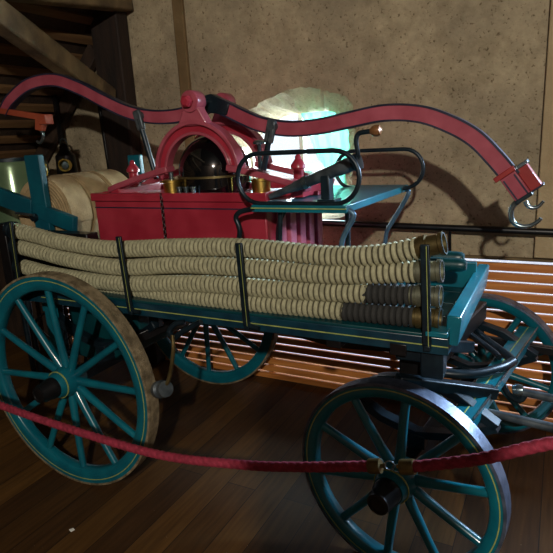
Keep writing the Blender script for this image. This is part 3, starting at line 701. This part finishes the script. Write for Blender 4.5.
# ---------------------------------------------------------------- flat hose rolls on the reel
def hose_roll(y0, y1, lab):
    n_ = 10; ro, ri = .208, .03; prof = []
    for i in range(n_):
        a = ri+(ro-ri)*i/n_; b = ri+(ro-ri)*(i+.82)/n_; c = ri+(ro-ri)*(i+1)/n_
        j = random.uniform(-.003, .003)
        prof += [(a, y0+.004+j), (b, y0+j), (c, y0+.006)]
    prof += [(ro, y0+.01), (ro+.003, (y0+y1)/2), (ro, y1-.01), (ri, y1)]
    o = MB().lathe(prof, 48, (-.47, 0, 1.30), (0, 1, 0), closed=True).build('hose_roll', 'canvas', None, ang=30)
    tail = MB()
    pts = []
    for k in range(26):
        a = math.radians(95-k*4.2); pts.append((-.47+.214*math.cos(a), 1.30+.214*math.sin(a)))
    tail.ribbon(pts, y0+.012, y1-.012, -.003, .003).build('loose_end', 'canvas', o)
    return tag(o, lab, 'hose', 'rolled canvas hoses on the rear reel')
hose_roll(.43, .60, 'nearest tan rolled canvas fire hose, its coiled edge facing out beside the teal post')
hose_roll(.615, .79, 'middle tan rolled canvas fire hose left of the red tank')
hose_roll(.805, .99, 'farthest tan rolled canvas fire hose left of the red tank, under the lantern')

# ---------------------------------------------------------------- lantern, green tank
ln = empty('carriage_lantern', (0, 0, 0)); tag(ln, 'small black carriage lantern with round brass-rimmed lens behind the hose rolls', 'lantern')
MB().box(-1.235, -1.205, 1.29, 1.31, 1.46, 2.04).build('hanging_strap', 'black', ln)
MB().lathe([(0, 0), (.07, 0), (.075, .02), (.07, .15), (.05, .17), (.03, .20), (.035, .215), (.015, .235), (0, .24)], 20, (-1.155, 1.26, 1.46)).build('body', 'black', ln)
MB().lathe([(.036, 0), (.044, 0), (.044, .03), (.036, .03)], 24, (-1.055, 1.165, 1.545), (.45, -.9, 0), closed=True).build('lens_rim', 'brass', ln)
MB().lathe([(0, .02), (.024, .018), (.038, .0), (0, -.01)], 24, (-1.055, 1.165, 1.545), (.45, -.9, 0)).build('lens', 'steel', ln)
MB().lathe([(0, 0), (.038, 0), (.038, .08), (0, .08)], 20, (-1.13, 1.24, 1.535), (.45, -.9, 0)).build('lens_barrel', 'black', ln)
MB().tube(crom([(-1.20, 1.26, 1.64), (-1.18, 1.26, 1.72), (-1.13, 1.26, 1.72), (-1.11, 1.26, 1.64)], 5), .006, 8).build('bail', 'steel', ln)
gt = empty('green_boiler_tank', (0, 0, 0)); tag(gt, 'glossy pale green tank at the left edge behind the teal reel boards', 'tank')
MB().lathe([(0, 0), (.23, 0), (.23, .55), (.21, .60), (0, .60)], 40, (-1.24, .87, 1.01)).build('tank_body', 'green_tank', gt)
MB().lathe([(.20, 0), (.22, 0), (.22, .02), (.20, .02)], 40, (-1.24, .87, 1.595), closed=True).build('tank_lid_rim', 'iron_dark', gt)
for x, y in ((-1.40, .87), (-1.15, .74), (-1.15, 1.0)): MB().tube([(x, y, 0), (x, y, 1.03)], .02, 10).build('leg', 'iron_dark', gt)

# thin spoked wheel lying in shade behind the rear wheel
tw = empty('hose_cart_wheel', (0, 0, 0)); tag(tw, 'thin dark iron spoked wheel standing in shadow behind the rear left wheel', 'wheel')
MB().lathe([(.258, -.008), (.27, -.008), (.27, .008), (.258, .008)], 48, (-1.05, .85, .27), (0, 1, 0), closed=True).build('rim', 'black', tw)
for k in range(10):
    a = k*PI/5; MB().tube([(-1.05, .85, .27), (-1.05+.262*math.cos(a), .85, .27+.262*math.sin(a))], .005, 6).build('spoke', 'black', tw)
MB().lathe([(0, -.03), (.03, -.03), (.03, .03), (0, .03)], 16, (-1.05, .85, .27), (0, 1, 0)).build('hub', 'black', tw)

# ---------------------------------------------------------------- rope barrier
def rope(pts, name, lab):
    raw = crom(pts, 24); path = [raw[0]]; step = .005; acc = 0
    for a, b in zip(raw, raw[1:]):
        L_ = (b-a).length; t_ = step-acc
        while t_ <= L_:
            path.append(a.lerp(b, t_/L_)); t_ += step
        acc = L_-(t_-step)
    o = MB().tube(path, .0155, 18, rf=lambda i, a: 1-.20*abs(math.sin(1.5*(a-i*step*2*PI/.075)))**.0 * (1-abs(math.cos(1.5*(a-i*step*2*PI/.075)))**.6)).build(name, 'rope', None, ang=80)
    return tag(o, lab, 'rope', 'maroon barrier ropes')
ry = -.4
r1 = rope([(-.62, ry, .79), (-.272, ry, .703), (.12, ry, .656), (.571, ry, .632), (.949, ry, .630), (1.272, ry, .676), (1.48, ry, .722), (1.70, ry, .782)], 'barrier_rope', 'long maroon twisted barrier rope from the left edge to the brass clasp')
r2 = rope([(1.80, ry, .805), (1.97, ry, .872), (2.124, ry, .952), (2.45, ry, 1.10)], 'barrier_rope', 'short maroon twisted barrier rope rising from the clasp to the right edge')
def ferr(o, a, b):
    A = Vector(a); B = Vector(b); dv = (B-A)
    MB().lathe([(0, 0), (.0195, 0), (.0205, .004), (.0205, dv.length-.004), (.0195, dv.length), (0, dv.length)], 20, a, tuple(dv)).build('ferrule', 'bronze', o)
ferr(r1, (1.690, ry, .779), (1.722, ry, .788)); ferr(r2, (1.776, ry, .799), (1.812, ry, .809))
MB().tube([(1.722, ry, .788), (1.733, ry, .792)], .006, 8).build('clasp_stem', 'bronze', r1)
def ringm(c, r, t, ax_): 
    return MB().lathe([(r+t*math.cos(k*PI/4), t*math.sin(k*PI/4)) for k in range(8)], 24, c, ax_, closed=True)
ringm((1.746, ry, .796), .0125, .0022, (.2, -1, .1)).build('clasp_ring', 'steel', r1)
ringm((1.764, ry, .792), .010, .002, (0, -.5, 1)).build('clasp_ring', 'steel', r2)
MB().tube([(1.766, ry, .798), (1.778, ry, .800)], .005, 8).build('clasp_stem', 'brass', r2)
for x, zt, lab in ((-.64, .80, 'brass rope stanchion beyond the left edge of the view'), (2.47, 1.11, 'brass rope stanchion beyond the right edge of the view')):
    s_ = empty('rope_stanchion', (x, ry, 0)); tag(s_, lab, 'stanchion')
    MB().lathe([(0, 0), (.14, 0), (.14, .015), (.03, .04), (0, .04)], 28).build('base', 'bronze', s_)
    MB().lathe([(0, .038), (.019, .038), (.019, zt+.02), (.03, zt+.04), (0, zt+.07)], 20).build('pole', 'bronze', s_)

# ---------------------------------------------------------------- paper scraps
for (x, y, s, lab) in ((.257, -.272, .012, 'white paper scrap on the floorboards below the rear wheel'), (.655, .43, .006, 'tiny white scrap on the floor near the middle of the rope'), (.9, -.35, .005, 'tiny pale fleck on the bare floor in front of the wheels')):
    o = MB().prism([(x-s, y-s*.5), (x+s*.6, y-s), (x+s, y+s*.4), (x-s*.2, y+s*.8)], .0005, .003, 'z').build('paper_scrap', 'paper'); tag(o, lab, 'litter')

# ---------------------------------------------------------------- light
def area(name, loc, target, size, power, col, sy=None):
    l = bpy.data.lights.new(name, 'AREA'); l.size = size; l.energy = power; l.color = col
    if sy: l.shape = 'RECTANGLE'; l.size_y = sy
    o = bpy.data.objects.new(name, l); C.objects.link(o); o.location = loc
    o.rotation_euler = (Vector(target)-Vector(loc)).to_track_quat('-Z', 'Y').to_euler(); return o
def point(name, loc, power, col, r=.05):
    l = bpy.data.lights.new(name, 'POINT'); l.energy = power; l.color = col; l.shadow_soft_size = r
    o = bpy.data.objects.new(name, l); C.objects.link(o); o.location = loc; return o
def spot(name, loc, tgt, power, col, ang, blend=.4, r=.04):
    l = bpy.data.lights.new(name, 'SPOT'); l.energy = power; l.color = col; l.shadow_soft_size = r; l.spot_size = math.radians(ang); l.spot_blend = blend
    o = bpy.data.objects.new(name, l); C.objects.link(o); o.location = loc
    o.rotation_euler = (Vector(tgt)-Vector(loc)).to_track_quat('-Z', 'Y').to_euler(); return o
point('ceiling_lamp', (2.9, -3.4, 2.9), 420, (1, .93, .82), .05)
area('window_daylight', (3.5, 1.95, 2.12), (1.8, .4, 1.0), .6, 360, (.55, .75, 1))
area('back_window_daylight', (.52, 2.05, 1.75), (.75, 0, 1.35), .6, 90, (.8, .92, 1))
w = bpy.data.worlds.new('sky'); sc.world = w; w.use_nodes = True
bg = w.node_tree.nodes['Background']; bg.inputs[0].default_value = (.80, .90, 1, 1); bg.inputs[1].default_value = 1.5
